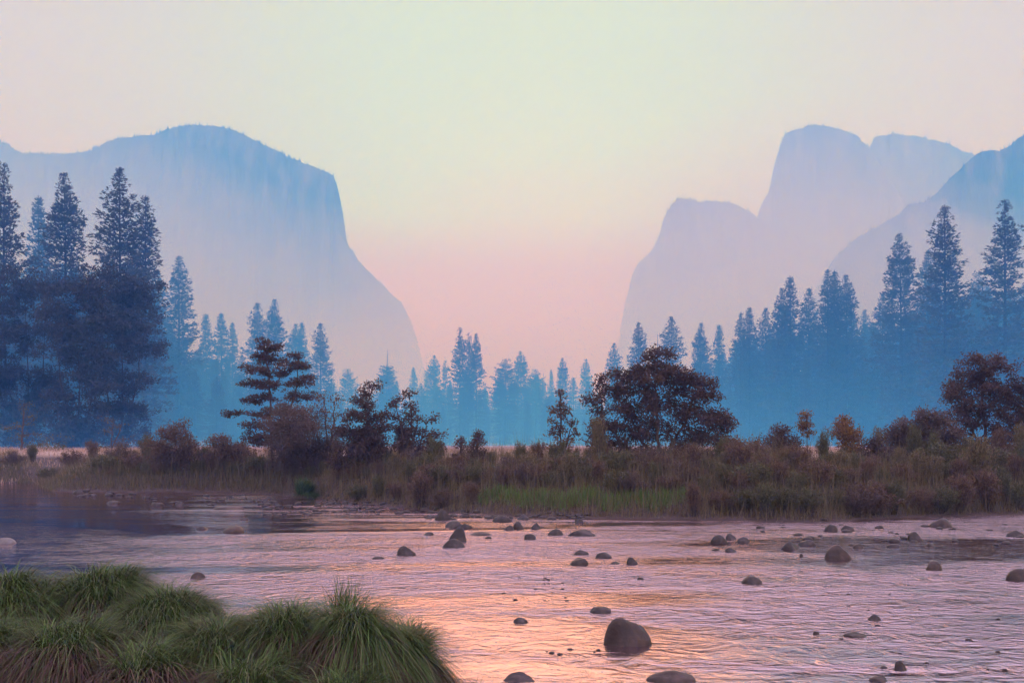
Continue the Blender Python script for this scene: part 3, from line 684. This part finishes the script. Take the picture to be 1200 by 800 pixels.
# drooping green tufts at the water on the left and one alone at the shore
def tuft(name, label, cx, cy, z0, Rr, Hm, n, L, green=.6, width=(.004, .0085), lean=1.3, upright=False, seed=0, noshade=False, group=None):
    root = empty(name, (cx, cy, z0)); tag(root, label, 'grass tussock', group)
    # root mound
    nu, nv = 24, 10; a = np.linspace(0, 2*math.pi, nu); e = np.linspace(0, 1, nv)
    A, E = np.meshgrid(a, e, indexing='ij')
    rad = Rr*.92*np.sin(E*math.pi/2)*(1+.12*fbm(np.cos(A)*2+seed, np.sin(A)*2, seed))
    V = np.stack([np.cos(A)*rad, np.sin(A)*rad, Hm*np.cos(E*math.pi/2)-.06], -1)
    V[-1] = V[0]
    link('root_mound', mesh_np('root_mound', V.reshape(-1, 3), grid_faces(nu, nv)[:, ::-1], True), M['soil'], root)
    def mk(lo, hi):
        def f(r, m):
            e = np.sqrt(r.uniform(lo**2, hi**2, m)); a = r.uniform(0, 6.283, m)
            return np.stack([np.cos(a)*e*Rr*.92, np.sin(a)*e*Rr*.92, Hm*np.sqrt(np.maximum(0, 1-e**2))-.05], 1)
        return f
    wind = np.array([.30, -.12])
    def ln(k):
        def f(r, ro):
            d = ro[:, :2]/Rr
            # clumpy lean field so the blades fall in locks
            cl = np.stack([fbm(ro[:, 0]*5+cx*3, ro[:, 1]*5+cy*3, seed+3, 2), fbm(ro[:, 0]*5+cx*3, ro[:, 1]*5+cy*3, seed+9, 2)], 1)
            v = d*k+cl*.8+r.normal(size=d.shape)*.27+wind
            m = np.maximum(np.linalg.norm(v, axis=1, keepdims=True), 1e-6); lo = .15 if k < .7 else .5
            return v/m*np.clip(m, lo, .95)
        return f
    n = int(n*1.2) if n > 2000 else n
    link('green_blades', mesh_np('green_blades', *blades(int(n*green), seed+1, mk(0, (.42 if green < .4 else .64) if not upright else .6), L, width, ln(lean), 6, (.9, 1.6) if not upright else (.5, 1.0))), M['sedge'], root)
    if not noshade:
        link('shade_blades', mesh_np('shade_blades', *blades(int(n*(1-green)), seed+2, mk(.4, 1.02), (L[0]*.8, L[1]), width, ln(lean*1.1), 6, (1.5, 2.4))), M['shade_sedge'], root)  # maroon blades on the flanks stand in for the shade there
    return root
TG = 'sedge tussocks on the near bank'
def tz(px, py, Yd): return P(px, py, Yd)
specs = [ # px, Y, R, dome H, base z, n, (L), label
 (420, 7.55, .50, .70, .05, 9000, (.35, .75), 'rounded sedge tussock left of the one at the water edge, under the upright spray'),
 (472, 7.65, .40, .56, .0, 7000, (.35, .75), 'rightmost sedge tussock drooping over the pink water'),
 (338, 7.75, .52, .62, .12, 8000, (.32, .68), 'sedge tussock left of the upright spray of blades'),
 (262, 7.7, .55, .50, .16, 8000, (.3, .62), 'low bright green sedge tussock in the dip of the near bank'),
 (128, 8.9, .74, .74, .15, 11000, (.35, .75), 'highest windblown sedge tussock with the brownish crest'),
 (200, 8.3, .60, .64, .14, 8500, (.32, .68), 'sedge tussock sloping down right of the highest one'),
 (18, 8.6, .70, .76, .12, 9500, (.35, .72), 'bright topped sedge tussock at the left edge of the photo'),
 (85, 7.5, .66, .52, .14, 9000, (.35, .72), 'front sedge tussock at the bottom left with combed blades'),
 (-20, 7.6, .60, .52, .14, 6000, (.35, .72), 'sedge tussock cut by the bottom left corner'),
 (178, 7.2, .58, .44, .12, 8000, (.35, .68), 'dark sedge tussock at the bottom between the combed one and the dip'),
 (300, 7.0, .58, .46, .04, 8000, (.35, .68), 'dark sedge tussock at the bottom below the dip'),
 (405, 6.95, .54, .46, -.02, 8000, (.35, .68), 'shaded front sedge tussock at the bottom, left of the water'),
]
GR = [.30, .26, .40, .5, .5, .5, .55, .14, .12, .08, .08, .08]  # green share per tussock; front row mostly shade-coloured blades
for i, (px, Yd, Rr, Hm, z0, n, L, lab) in enumerate(specs):
    tuft('sedge_tussock', lab, (px-600)/F_PX*Yd, Yd, z0+.08, Rr, Hm, n, L, seed=300+10*i, group=TG, green=GR[i])
tuft('sedge_tuft', 'upright spray of sharp green blades standing above the other tussocks', (402-600)/F_PX*8.0, 8.0, .62, .22, .08, 750, (.36, .66), width=(.005, .010), lean=.5, upright=True, seed=500, noshade=True, green=1)
tuft('sedge_tuft', 'small spray of thin blades at the dip of the near bank', (296-600)/F_PX*8.0, 8.0, .52, .05, .05, 60, (.3, .45), lean=.3, upright=True, seed=505, noshade=True, green=1)
tuft('sedge_tuft', 'small tuft of blades at the bottom, right of the last tussock', (548-600)/F_PX*8.6, 8.6, -.15, .14, .05, 110, (.3, .55), lean=.6, upright=True, seed=510, green=.7)
x_, y_ = (357-600)/F_PX*43, 43
tuft('grass_tuft', 'lone green grass tuft standing in the shallows before the round grey brown bush', (357-600)/F_PX*40.5, 40.5, .05, .55, .2, 1500, (.5, 1.0), width=(.012, .022), lean=.5, upright=True, seed=520, noshade=True, green=1)

# ------------------------------------------------------------------ river stones
def icosphere(sub):
    import bmesh
    bm = bmesh.new(); bmesh.ops.create_icosphere(bm, subdivisions=sub, radius=1.0)
    V = np.array([v.co[:] for v in bm.verts]); F = np.array([[v.index for v in f.verts] for f in bm.faces]); bm.free()
    return V, F
ICO = {s: icosphere(s) for s in (2, 3, 4)}
def rock_verts(seed, sub, wdt, hgt, dep, ang=.22):
    V, F = ICO[sub]; V = V.copy(); r = np.random.default_rng(seed)
    for _ in range(12):                              # planar facets knocked off a round cobble
        n = norm(r.normal(size=3)); d = r.uniform(.60, .88) if ang > .12 else r.uniform(.74, .93)
        h = V@n; V = V-np.outer(np.maximum(0, h-d)*.85, n)
    nz = fbm(V[:, 0]*1.7+seed, V[:, 1]*1.7+V[:, 2]*1.3, seed, 4)
    V = V*(1+nz[:, None]*ang)
    V[:, 2] = np.where(V[:, 2] < 0, V[:, 2]*.6, V[:, 2])
    V = V/np.array([np.ptp(V[:, 0])/2, np.ptp(V[:, 1])/2, V[:, 2].max()])
    V = V*np.array([wdt/2*1.06, dep/2*1.06, hgt*1.45]); V[:, 2] -= .45*hgt
    return V, F
stones = [
 (735, 757, 58, 33, 'red', 'largest smooth reddish boulder standing in the near water'),
 (788, 800, 62, 12, 'red', 'flat reddish stone breaking the surface at the bottom edge, below the largest boulder'),
 (476, 651, 22, 12, 's', 'smooth rounded dark stone alone in the pink water left of the stacked pair'),
 (538, 635, 24, 19, 's', 'upright dark stone, the rear of the stacked pair in the pink water'),
 (532, 642, 26, 11, 's', 'low pointed slab leaning in front of the upright dark stone'),
 (531, 618, 21, 8, 's', 'dark stone just behind the stacked pair, left of its neighbour'),
 (547, 619, 15, 6, 's', 'small dark stone touching the right of the one behind the stacked pair'),
 (563, 627, 24, 4, 's', 'long flat stone right of the stacked pair'),
 (572, 631, 9, 3, 's', 'tiny stone below the long flat stone right of the stacked pair'),
 (502, 627, 12, 4, 's', 'little pointed stone left of the stacked pair'),
 (443, 655, 15, 3, 's', 'barely showing stone left of the smooth rounded dark stone'),
 (520, 609, 26, 14, 's', 'big dark rock at the foot of the far bank behind the stacked pair'),
 (609, 620, 16, 10, 's', 'blocky dark stone in the middle of the row left of the long stone'),
 (595, 621, 14, 6, 's', 'low stone left of the blocky dark stone'),
 (628, 620, 13, 8, 's', 'rounded small stone right of the blocky dark stone'),
 (621, 632, 15, 7, 's', 'dark stone just in front of the blocky dark stone'),
 (652, 627, 19, 8, 's', 'domed stone at the left end of the long low stone'),
 (680, 628, 34, 8, 's', 'long low dark stone in the middle of the river'),
 (678, 613, 11, 6, 's', 'small dark stone behind the long low dark stone, near the far bank'),
 (590, 611, 24, 8, 's', 'grey stone on the far shore left of its twin'),
 (614, 609, 17, 7, 's', 'grey stone on the far shore right of its twin'),
 (681, 650, 18, 6, 's', 'small domed stone, left one of the pair below the long low stone'),
 (709, 654, 22, 7, 's', 'domed grey stone, right one of the pair below the long low stone'),
 (677, 662, 25, 8, 's', 'flat grey stone in front of the two small domed stones'),
 (740, 661, 14, 9, 's', 'round dark stone right of the two small domed stones'),
 (720, 661, 14, 3, 's', 'thin flat stone touching the left of the round dark stone'),
 (842, 637, 20, 11, 's', 'pale topped stone with a smaller one behind it, right of mid river'),
 (856, 632, 14, 7, 's', 'smaller stone behind the pale topped stone'),
 (871, 636, 15, 7, 's', 'rounded stone right of the pale topped stone'),
 (856, 647, 14, 5, 's', 'low stone in front of the pale topped stone'),
 (839, 645, 9, 3, 's', 'tiny flat stone in front of the pale topped stone'),
 (927, 644, 25, 10, 's', 'jagged dark stone left of the square boulder'),
 (946, 639, 20, 7, 's', 'low dark stone behind the jagged one, left of the square boulder'),
 (981, 656, 33, 18, 'red', 'square flat topped boulder on the right of the river'),
 (973, 623, 16, 9, 's', 'grey stone near the far bank above the square boulder, left one'),
 (993, 622, 17, 7, 's', 'grey stone near the far bank above the square boulder, right one'),
 (1005, 642, 13, 5, 's', 'small stone right behind the square boulder'),
 (1047, 641, 15, 4, 's', 'flat stone midway between the square boulder and the triangular one'),
 (1071, 633, 17, 10, 's', 'dark stone before the far right bank'),
 (1102, 618, 28, 11, 'red', 'large reddish rock at the foot of the right bank'),
 (1094, 668, 19, 11, 'red', 'triangular brown stone right of the square boulder'),
 (1196, 681, 30, 15, 'red', 'brown boulder cut by the right edge of the photo'),
 (1190, 629, 24, 8, 's', 'dark rock near the right edge under the bank'),
 (1090, 640, 12, 4, 's', 'small flat stone behind the triangular brown stone'),
 (880, 684, 24, 9, 's', 'flat tailed dark stone alone in the lilac water'),
 (895, 607, 15, 7, 'pale', 'pale round stone under the dark far bank'),
 (939, 652, 5, 4, 's', 'very small round stone left of the square boulder'),
 (1024, 727, 16, 7, 's', 'dull stone in the rippled lower right water'),
 (1003, 747, 28, 5, 's', 'long flat stone lowest but one in the lower right water'),
 (957, 743, 9, 4, 's', 'little stone left of the long flat stone in the lower right'),
 (1055, 786, 15, 12, 's', 'upright lump of stone near the bottom right'),
 (1030, 799, 24, 5, 's', 'flat stone at the bottom edge, left of the upright lump'),
 (702, 718, 28, 7, 's', 'low wedge stone up left of the largest boulder'),
 (611, 730, 17, 6, 's', 'small split stone in the salmon water left of the largest boulder'),
 (608, 798, 40, 9, 's', 'dark flat stone at the bottom edge between grass and boulder'),
 (751, 679, 9, 3, 's', 'tiny stone above the largest boulder'),
 (4, 637, 30, 7, 'pale', 'white rounded stone at the left edge of the water'),
 (102, 581, 11, 3, 's', 'small wet stone in the far left shallows, left one'),
 (133, 590, 17, 4, 's', 'small wet stone in the far left shallows, right one'),
 (92, 578, 14, 5, 's', 'dark stone farthest left in the far left shallows'),
 (232, 678, 18, 8, 'red', 'brown stone peeking from behind the near tussocks'),
 (274, 624, 28, 8, 'red', 'reddish mottled stone in the dark left water'),
 (238, 620, 15, 4, 's', 'low stone left of the reddish mottled one'),
 (287, 609, 11, 3, 's', 'small stone behind the reddish mottled one'),
 (268, 597, 38, 4, 'red', 'long low reddish bar of stone in the left shallows'),
 (185, 592, 14, 4, 's', 'flat stone in the left shallows between the bank grass and the reddish bar'),
 (210, 592, 12, 5, 's', 'small rounded stone in the left shallows'),
]
for i, (px, py, w_, h_, kd, lab) in enumerate(stones):
    Yd = depth_at(py); k = Yd/F_PX; near = w_ > 30 or py > 700
    wdt = w_*k; hgt = h_*k*.97; dep = wdt*(.8 if w_ < 34 else .62)
    V, F = rock_verts(900+i, 4 if near else 3, wdt, hgt, max(dep, hgt*.9), .10 if kd != 's' else .15)
    Yc = Yd+dep*.4
    o = link('river_stone', mesh_np('river_stone', V, F, True), M[{'red': 'red_stone', 's': 'stone', 'pale': 'pale_stone'}[kd]])
    o.location = ((px-600)/F_PX*Yc, Yc, -.01*hgt)
    tag(o, lab, 'river stone', 'stones in the river')
# cobbles in the shallows, beyond counting
def cobbles(spec, seed, mat, label):
    r = np.random.default_rng(seed); mb = MB(); V0, F0 = ICO[2]
    for px0, px1, py0, py1, n, smin, smax in spec:
        for i in range(n):
            px = r.uniform(px0, px1); py = r.uniform(py0, py1); Yd = depth_at(py); s = r.uniform(smin, smax)
            x = (px-600)/F_PX*Yd; gz = max(0, float(ground_h(np.array([x]), np.array([Yd]))[0]))
            nz = fbm(V0[:, 0]*1.5+i, V0[:, 1]*1.5+V0[:, 2], i % 97, 2)
            V = V0*(1+nz[:, None]*.25)*np.array([s, s*r.uniform(.6, 1), s*r.uniform(.35, .6)])
            mb.add(V+np.array([x, Yd, gz+s*.05]), F0)
    o = link('cobbles', mb.mesh('cobbles', True), mat); tag(o, label, 'cobbles', kind='stuff')
cobbles([(310, 560, 588, 603, 130, .05, .16), (380, 440, 583, 592, 50, .05, .16), (150, 320, 576, 592, 34, .05, .15), (500, 700, 604, 609, 60, .05, .15), (880, 1200, 610, 640, 34, .05, .13), (80, 150, 570, 582, 20, .08, .2)], 5, M['stone'], 'dark wet cobbles crowding the shallows along the far shore')
cobbles([(590, 680, 674, 704, 24, .012, .035), (640, 720, 760, 768, 8, .012, .035), (960, 1180, 690, 790, 16, .015, .045)], 6, M['stone'], 'small pebbles just breaking the surface of the near water')

# trees along the mountain crests: tiny, beyond counting
mb = MB(); r = np.random.default_rng(77)
for (cx, cz, Y0), n, span in ((crest[0], 520, .80), (crest[1], 320, 1), (crest_r1, 120, .62), (crest_r2, 90, .7), (crest_r3, 110, .9)):
    for i in range(n):
        u = r.uniform(.02 if Y0 < 2550 else .35, span)*(len(cx)-2); j = int(u); f = u-j
        x = cx[j]*(1-f)+cx[j+1]*f; z = cz[j]*(1-f)+cz[j+1]*f
        h = r.uniform(4, 13)*(Y0/2500); w = h*.2
        b = np.array([x, Y0+r.uniform(-4, 10), z-2])
        for q_ in range(2):
            a = r.random()*3.14; dx = np.array([math.cos(a), math.sin(a), 0])*w
            mb.add(np.stack([b-dx, b+dx, b+dx*.4+[0, 0, h*.6], b+[0, 0, h]]), np.array([[0, 1, 2, 3]]))
            mb.add(np.stack([b-dx, b+dx, b-dx*.4+[0, 0, h*.6], b+[0, 0, h]]), np.array([[0, 1, 3, 2]]))
o = link('crest_trees', mb.mesh('crest_trees'), M['needles']); tag(o, 'tiny trees fringing the mountain crests', 'trees', kind='stuff')

# ------------------------------------------------------------------ haze and smoke
def vol_mat(name, color, density, aniso=0.0):
    m = bpy.data.materials.new(name); m.use_nodes = True; nt = m.node_tree; nt.nodes.clear()
    out = nt.nodes.new('ShaderNodeOutputMaterial'); v = nt.nodes.new('ShaderNodeVolumePrincipled')
    v.inputs['Color'].default_value = (*color, 1); v.inputs['Density'].default_value = density; v.inputs['Anisotropy'].default_value = aniso
    v.inputs['Absorption Color'].default_value = (1, 1, 1, 1)
    nt.links.new(v.outputs[0], out.inputs['Volume'])
    return m
def box(name, lo, hi, mat):
    V = [(x, y, z) for x in (lo[0], hi[0]) for y in (lo[1], hi[1]) for z in (lo[2], hi[2])]
    F = [(0, 1, 3, 2), (4, 6, 7, 5), (0, 4, 5, 1), (2, 3, 7, 6), (0, 2, 6, 4), (1, 5, 7, 3)]
    return link(name, mesh_np(name, V, F), mat)
HAZE = dict(c=(.115, .42, 1.16), d=.0007)
SMOKE = dict(c=(1., .88, .86), d=.0015)
MIST = dict(c=(.060, .38, 1.0), d=.0074)
hz = box('haze', (-4500, -500, -5), (4500, 3700, 960), vol_mat('haze_air', HAZE['c'], HAZE['d'])); tag(hz, 'thin blue haze filling the valley air', 'haze', kind='stuff')
def bank(name, prof, xw, mat, label, nseed, amp, hx=lambda x: 1, yx=lambda x: 1):
    """closed mound of smoke: prof = [(y, z)] cross section"""
    prof = np.array(prof, float); xsn = np.linspace(-xw, xw, 81); Vt = []
    n = len(prof)
    for x in xsn:
        f = 1-sstep(.8, 1.0, abs(x)/xw)
        zz = prof[:, 1]*(1+amp*fbm(x/xw*6+0*prof[:, 0], prof[:, 0]/600, nseed, 3))*f
        zz = zz*hx(x)
        Vt.append(np.stack([np.full(n, x), prof[:, 0]*yx(x), np.maximum(zz, .05)], 1))
    T = np.array(Vt); B = T.copy(); B[:, :, 2] = -3.0
    V = np.concatenate([T.reshape(-1, 3), B.reshape(-1, 3)]); nx = len(xsn); m = nx*n
    Fg = grid_faces(nx, n); F = [Fg, Fg[:, ::-1]+m]
    i = np.arange(nx-1); F.append(np.stack([i*n, m+i*n, m+(i+1)*n, (i+1)*n], 1)); e = n-1
    F.append(np.stack([i*n+e, (i+1)*n+e, m+(i+1)*n+e, m+i*n+e], 1))
    j = np.arange(n-1); F.append(np.stack([j, j+1, m+j+1, m+j], 1)); k = (nx-1)*n
    F.append(np.stack([k+j, m+k+j, m+k+j+1, k+j+1], 1))
    o = link(name, mesh_np(name, V, np.concatenate(F)), mat); tag(o, label, 'smoke', kind='stuff')
bank('valley_smoke', [(430, 1), (700, 42), (1000, 115), (1300, 225), (1500, 335), (1650, 460), (1760, 590), (1850, 500), (2050, 330), (2200, 200), (2380, 10)], 3000, vol_mat('pale_smoke', SMOKE['c'], SMOKE['d']), 'pale smoke lying in the valley before the cliffs', 3, .2,
     hx=lambda x: .98-.34*math.exp(-((x+290)/260)**2)-.14*float(sstep(-100, 200, x))+.34*math.exp(-((x-500)/240)**2))
bank('tree_mist', [(95, 2), (118, 55), (170, 84), (240, 92), (340, 92), (430, 60), (520, 4)], 650, vol_mat('thin_blue_mist', (.02, .30, 1.0), .0026), 'thin blue mist standing between the tree tops', 8, .15)
bank('ground_mist', [(70, .3), (100, 3), (140, 8), (180, 14), (220, 22), (260, 32), (290, 45), (315, 66), (330, 70), (360, 45), (420, 24), (500, 6)], 700, vol_mat('blue_mist', MIST['c'], MIST['d']), 'blue mist lying among the trees beyond the meadow', 5, .3,
     yx=lambda x: 1-.42*float(sstep(20, 95, abs(x))), hx=lambda x: 1+.4*min(1, abs(x)/120))

# ------------------------------------------------------------------ world, sun, camera
SUN_EL, SUN_AZ = 9.0, 2.0        # degrees; azimuth right of straight ahead (+Y)
world = bpy.data.worlds.new('World'); scene.world = world; world.use_nodes = True
nt = world.node_tree; L = nt.links.new; bg = nt.nodes['Background']
sky = nt.nodes.new('ShaderNodeTexSky'); sky.sky_type = 'NISHITA'; sky.sun_disc = False
sky.sun_elevation = R(SUN_EL); sky.sun_rotation = R(SUN_AZ); sky.dust_density = .2; sky.air_density = 1.0
bg.inputs['Strength'].default_value = .05; L(sky.outputs[0], bg.inputs['Color'])
tc = nt.nodes.new('ShaderNodeTexCoord'); sx = nt.nodes.new('ShaderNodeSeparateXYZ'); L(tc.outputs['Generated'], sx.inputs[0])
def math_(op, a, b=None, c=None):
    k = nt.nodes.new('ShaderNodeMath'); k.operation = op
    for i, v in enumerate((a, b, c)):
        if v is None: continue
        if isinstance(v, (int, float)): k.inputs[i].default_value = v
        else: L(v, k.inputs[i])
    return k.outputs[0]
az = math_('ABSOLUTE', math_('ARCTAN2', sx.outputs['X'], sx.outputs['Y']))
el = math_('MULTIPLY', math_('ARCSINE', sx.outputs['Z']), 180/math.pi/90)      # 0..1 = 0..90 deg
def mixc(f, a, b):
    m = nt.nodes.new('ShaderNodeMix'); m.data_type = 'RGBA'; L(f, m.inputs[0]); L(a, m.inputs[6]); L(b, m.inputs[7]); return m.outputs[2]
def mr(v, a, b):
    k = nt.nodes.new('ShaderNodeMapRange'); k.interpolation_type = 'SMOOTHSTEP'; k.inputs['From Min'].default_value = a; k.inputs['From Max'].default_value = b
    L(v, k.inputs['Value']); return k.outputs[0]
def srgb(r, g, b, k=1.0):
    f = lambda c: (c/255/12.92 if c/255 <= .04045 else ((c/255+.055)/1.055)**2.4)*k
    return (f(r), f(g), f(b))
D9 = 1/90.
LINF = (.76, .70, .82)
def comp(e, r, g, b):
    """the sky behind the haze that shows as this colour through it, at elevation e"""
    p = min(3700, 955/math.sin(R(max(e, 1))))
    o = [v-w_ for v, w_ in zip(srgb(r, g, b), (.15, .09, .07))]; out = []      # less what the Sky Texture adds
    for i in range(3):
        T = math.exp(-HAZE['c'][i]*HAZE['d']*p)
        out.append(max(.03, (o[i]-LINF[i]*(1-T))/T))
    return tuple(out)
cen = ramp(nt, [(0, comp(1, 218, 172, 186)), (4*D9, comp(4, 224, 128, 165)), (6.8*D9, comp(6.8, 218, 138, 150)), (9.8*D9, comp(9.8, 200, 206, 176)), (12.5*D9, comp(12.5, 204, 233, 168)), (17*D9, comp(17, 214, 234, 166)), (26*D9, comp(26, 226, 234, 166)),
                (31*D9, (1.7, 1.0, 1.35)), (40*D9, (1.55, 1.0, 1.8)), (60*D9, (1.4, 1.22, 2.08)), (1, (1.5, 1.35, 2.45))])  # upper stops: unseen sky boosted and tinted, added fill for water and haze
sid = ramp(nt, [(0, comp(1, 222, 205, 212)), (8*D9, comp(8, 220, 216, 200)), (13*D9, comp(13, 224, 224, 186)), (20*D9, comp(20, 228, 222, 182)), (26*D9, comp(26, 228, 218, 182)),
                (31*D9, (.85, .72, 1.5)), (40*D9, (1.0, .86, 1.95)), (60*D9, (1.4, 1.22, 2.08)), (1, (1.5, 1.35, 2.45))])  # same added boost overhead, lilac just above the frame
bck = ramp(nt, [(0, (1.1, .85, 1.1)), (20*D9, (1.2, 1.0, 1.4)), (60*D9, (1.4, 1.22, 2.08)), (1, (1.5, 1.35, 2.45))])  # unseen sky behind the camera, brightened as added fill on the foreground
L(el, cen.inputs[0]); L(el, sid.inputs[0]); L(el, bck.inputs[0])
c1 = mixc(mr(az, .08, .48), cen.outputs[0], sid.outputs[0]); c2 = mixc(mr(az, .9, 2.0), c1, bck.outputs[0])
bg2 = nt.nodes.new('ShaderNodeBackground'); L(c2, bg2.inputs['Color']); bg2.inputs['Strength'].default_value = 1.0
addn = nt.nodes.new('ShaderNodeAddShader'); L(bg.outputs[0], addn.inputs[0]); L(bg2.outputs[0], addn.inputs[1]); L(addn.outputs[0], nt.nodes['World Output'].inputs['Surface'])

sl = bpy.data.lights.new('sun', 'SUN'); sl.energy = .5; sl.angle = R(30); sl.color = (1.0, .64, .66)
so = bpy.data.objects.new('sun', sl); col.objects.link(so)
d = Vector((math.sin(R(SUN_AZ))*math.cos(R(SUN_EL)), math.cos(R(SUN_AZ))*math.cos(R(SUN_EL)), math.sin(R(SUN_EL))))
so.rotation_euler = d.to_track_quat('Z', 'Y').to_euler(); so.location = (0, 50, 60)

cam = bpy.data.cameras.new('camera'); co = bpy.data.objects.new('camera', cam); col.objects.link(co)
co.location = (0, 0, CAMZ); co.rotation_euler = (R(90), 0, 0)
cam.sensor_width = 36; cam.lens = 36*F_PX/1200; cam.shift_y = (HZ-400)/1200; cam.clip_end = 12000; cam.clip_start = .05
scene.camera = co
scene.render.engine = 'CYCLES'
cy = scene.cycles
cy.max_bounces = 8; cy.diffuse_bounces = 3; cy.glossy_bounces = 3; cy.transmission_bounces = 2; cy.volume_bounces = 2; cy.transparent_max_bounces = 8
cy.use_denoising = True; cy.use_adaptive_sampling = True; cy.adaptive_threshold = .035
try: cy.denoiser = 'OPENIMAGEDENOISE'
except Exception: pass
cy.sample_clamp_indirect = 4; cy.caustics_reflective = False; cy.caustics_refractive = False
vs = scene.view_settings
vs.view_transform = 'Standard'; vs.look = 'None'; vs.gamma = 1; vs.use_curve_mapping = False; vs.exposure = 0.0
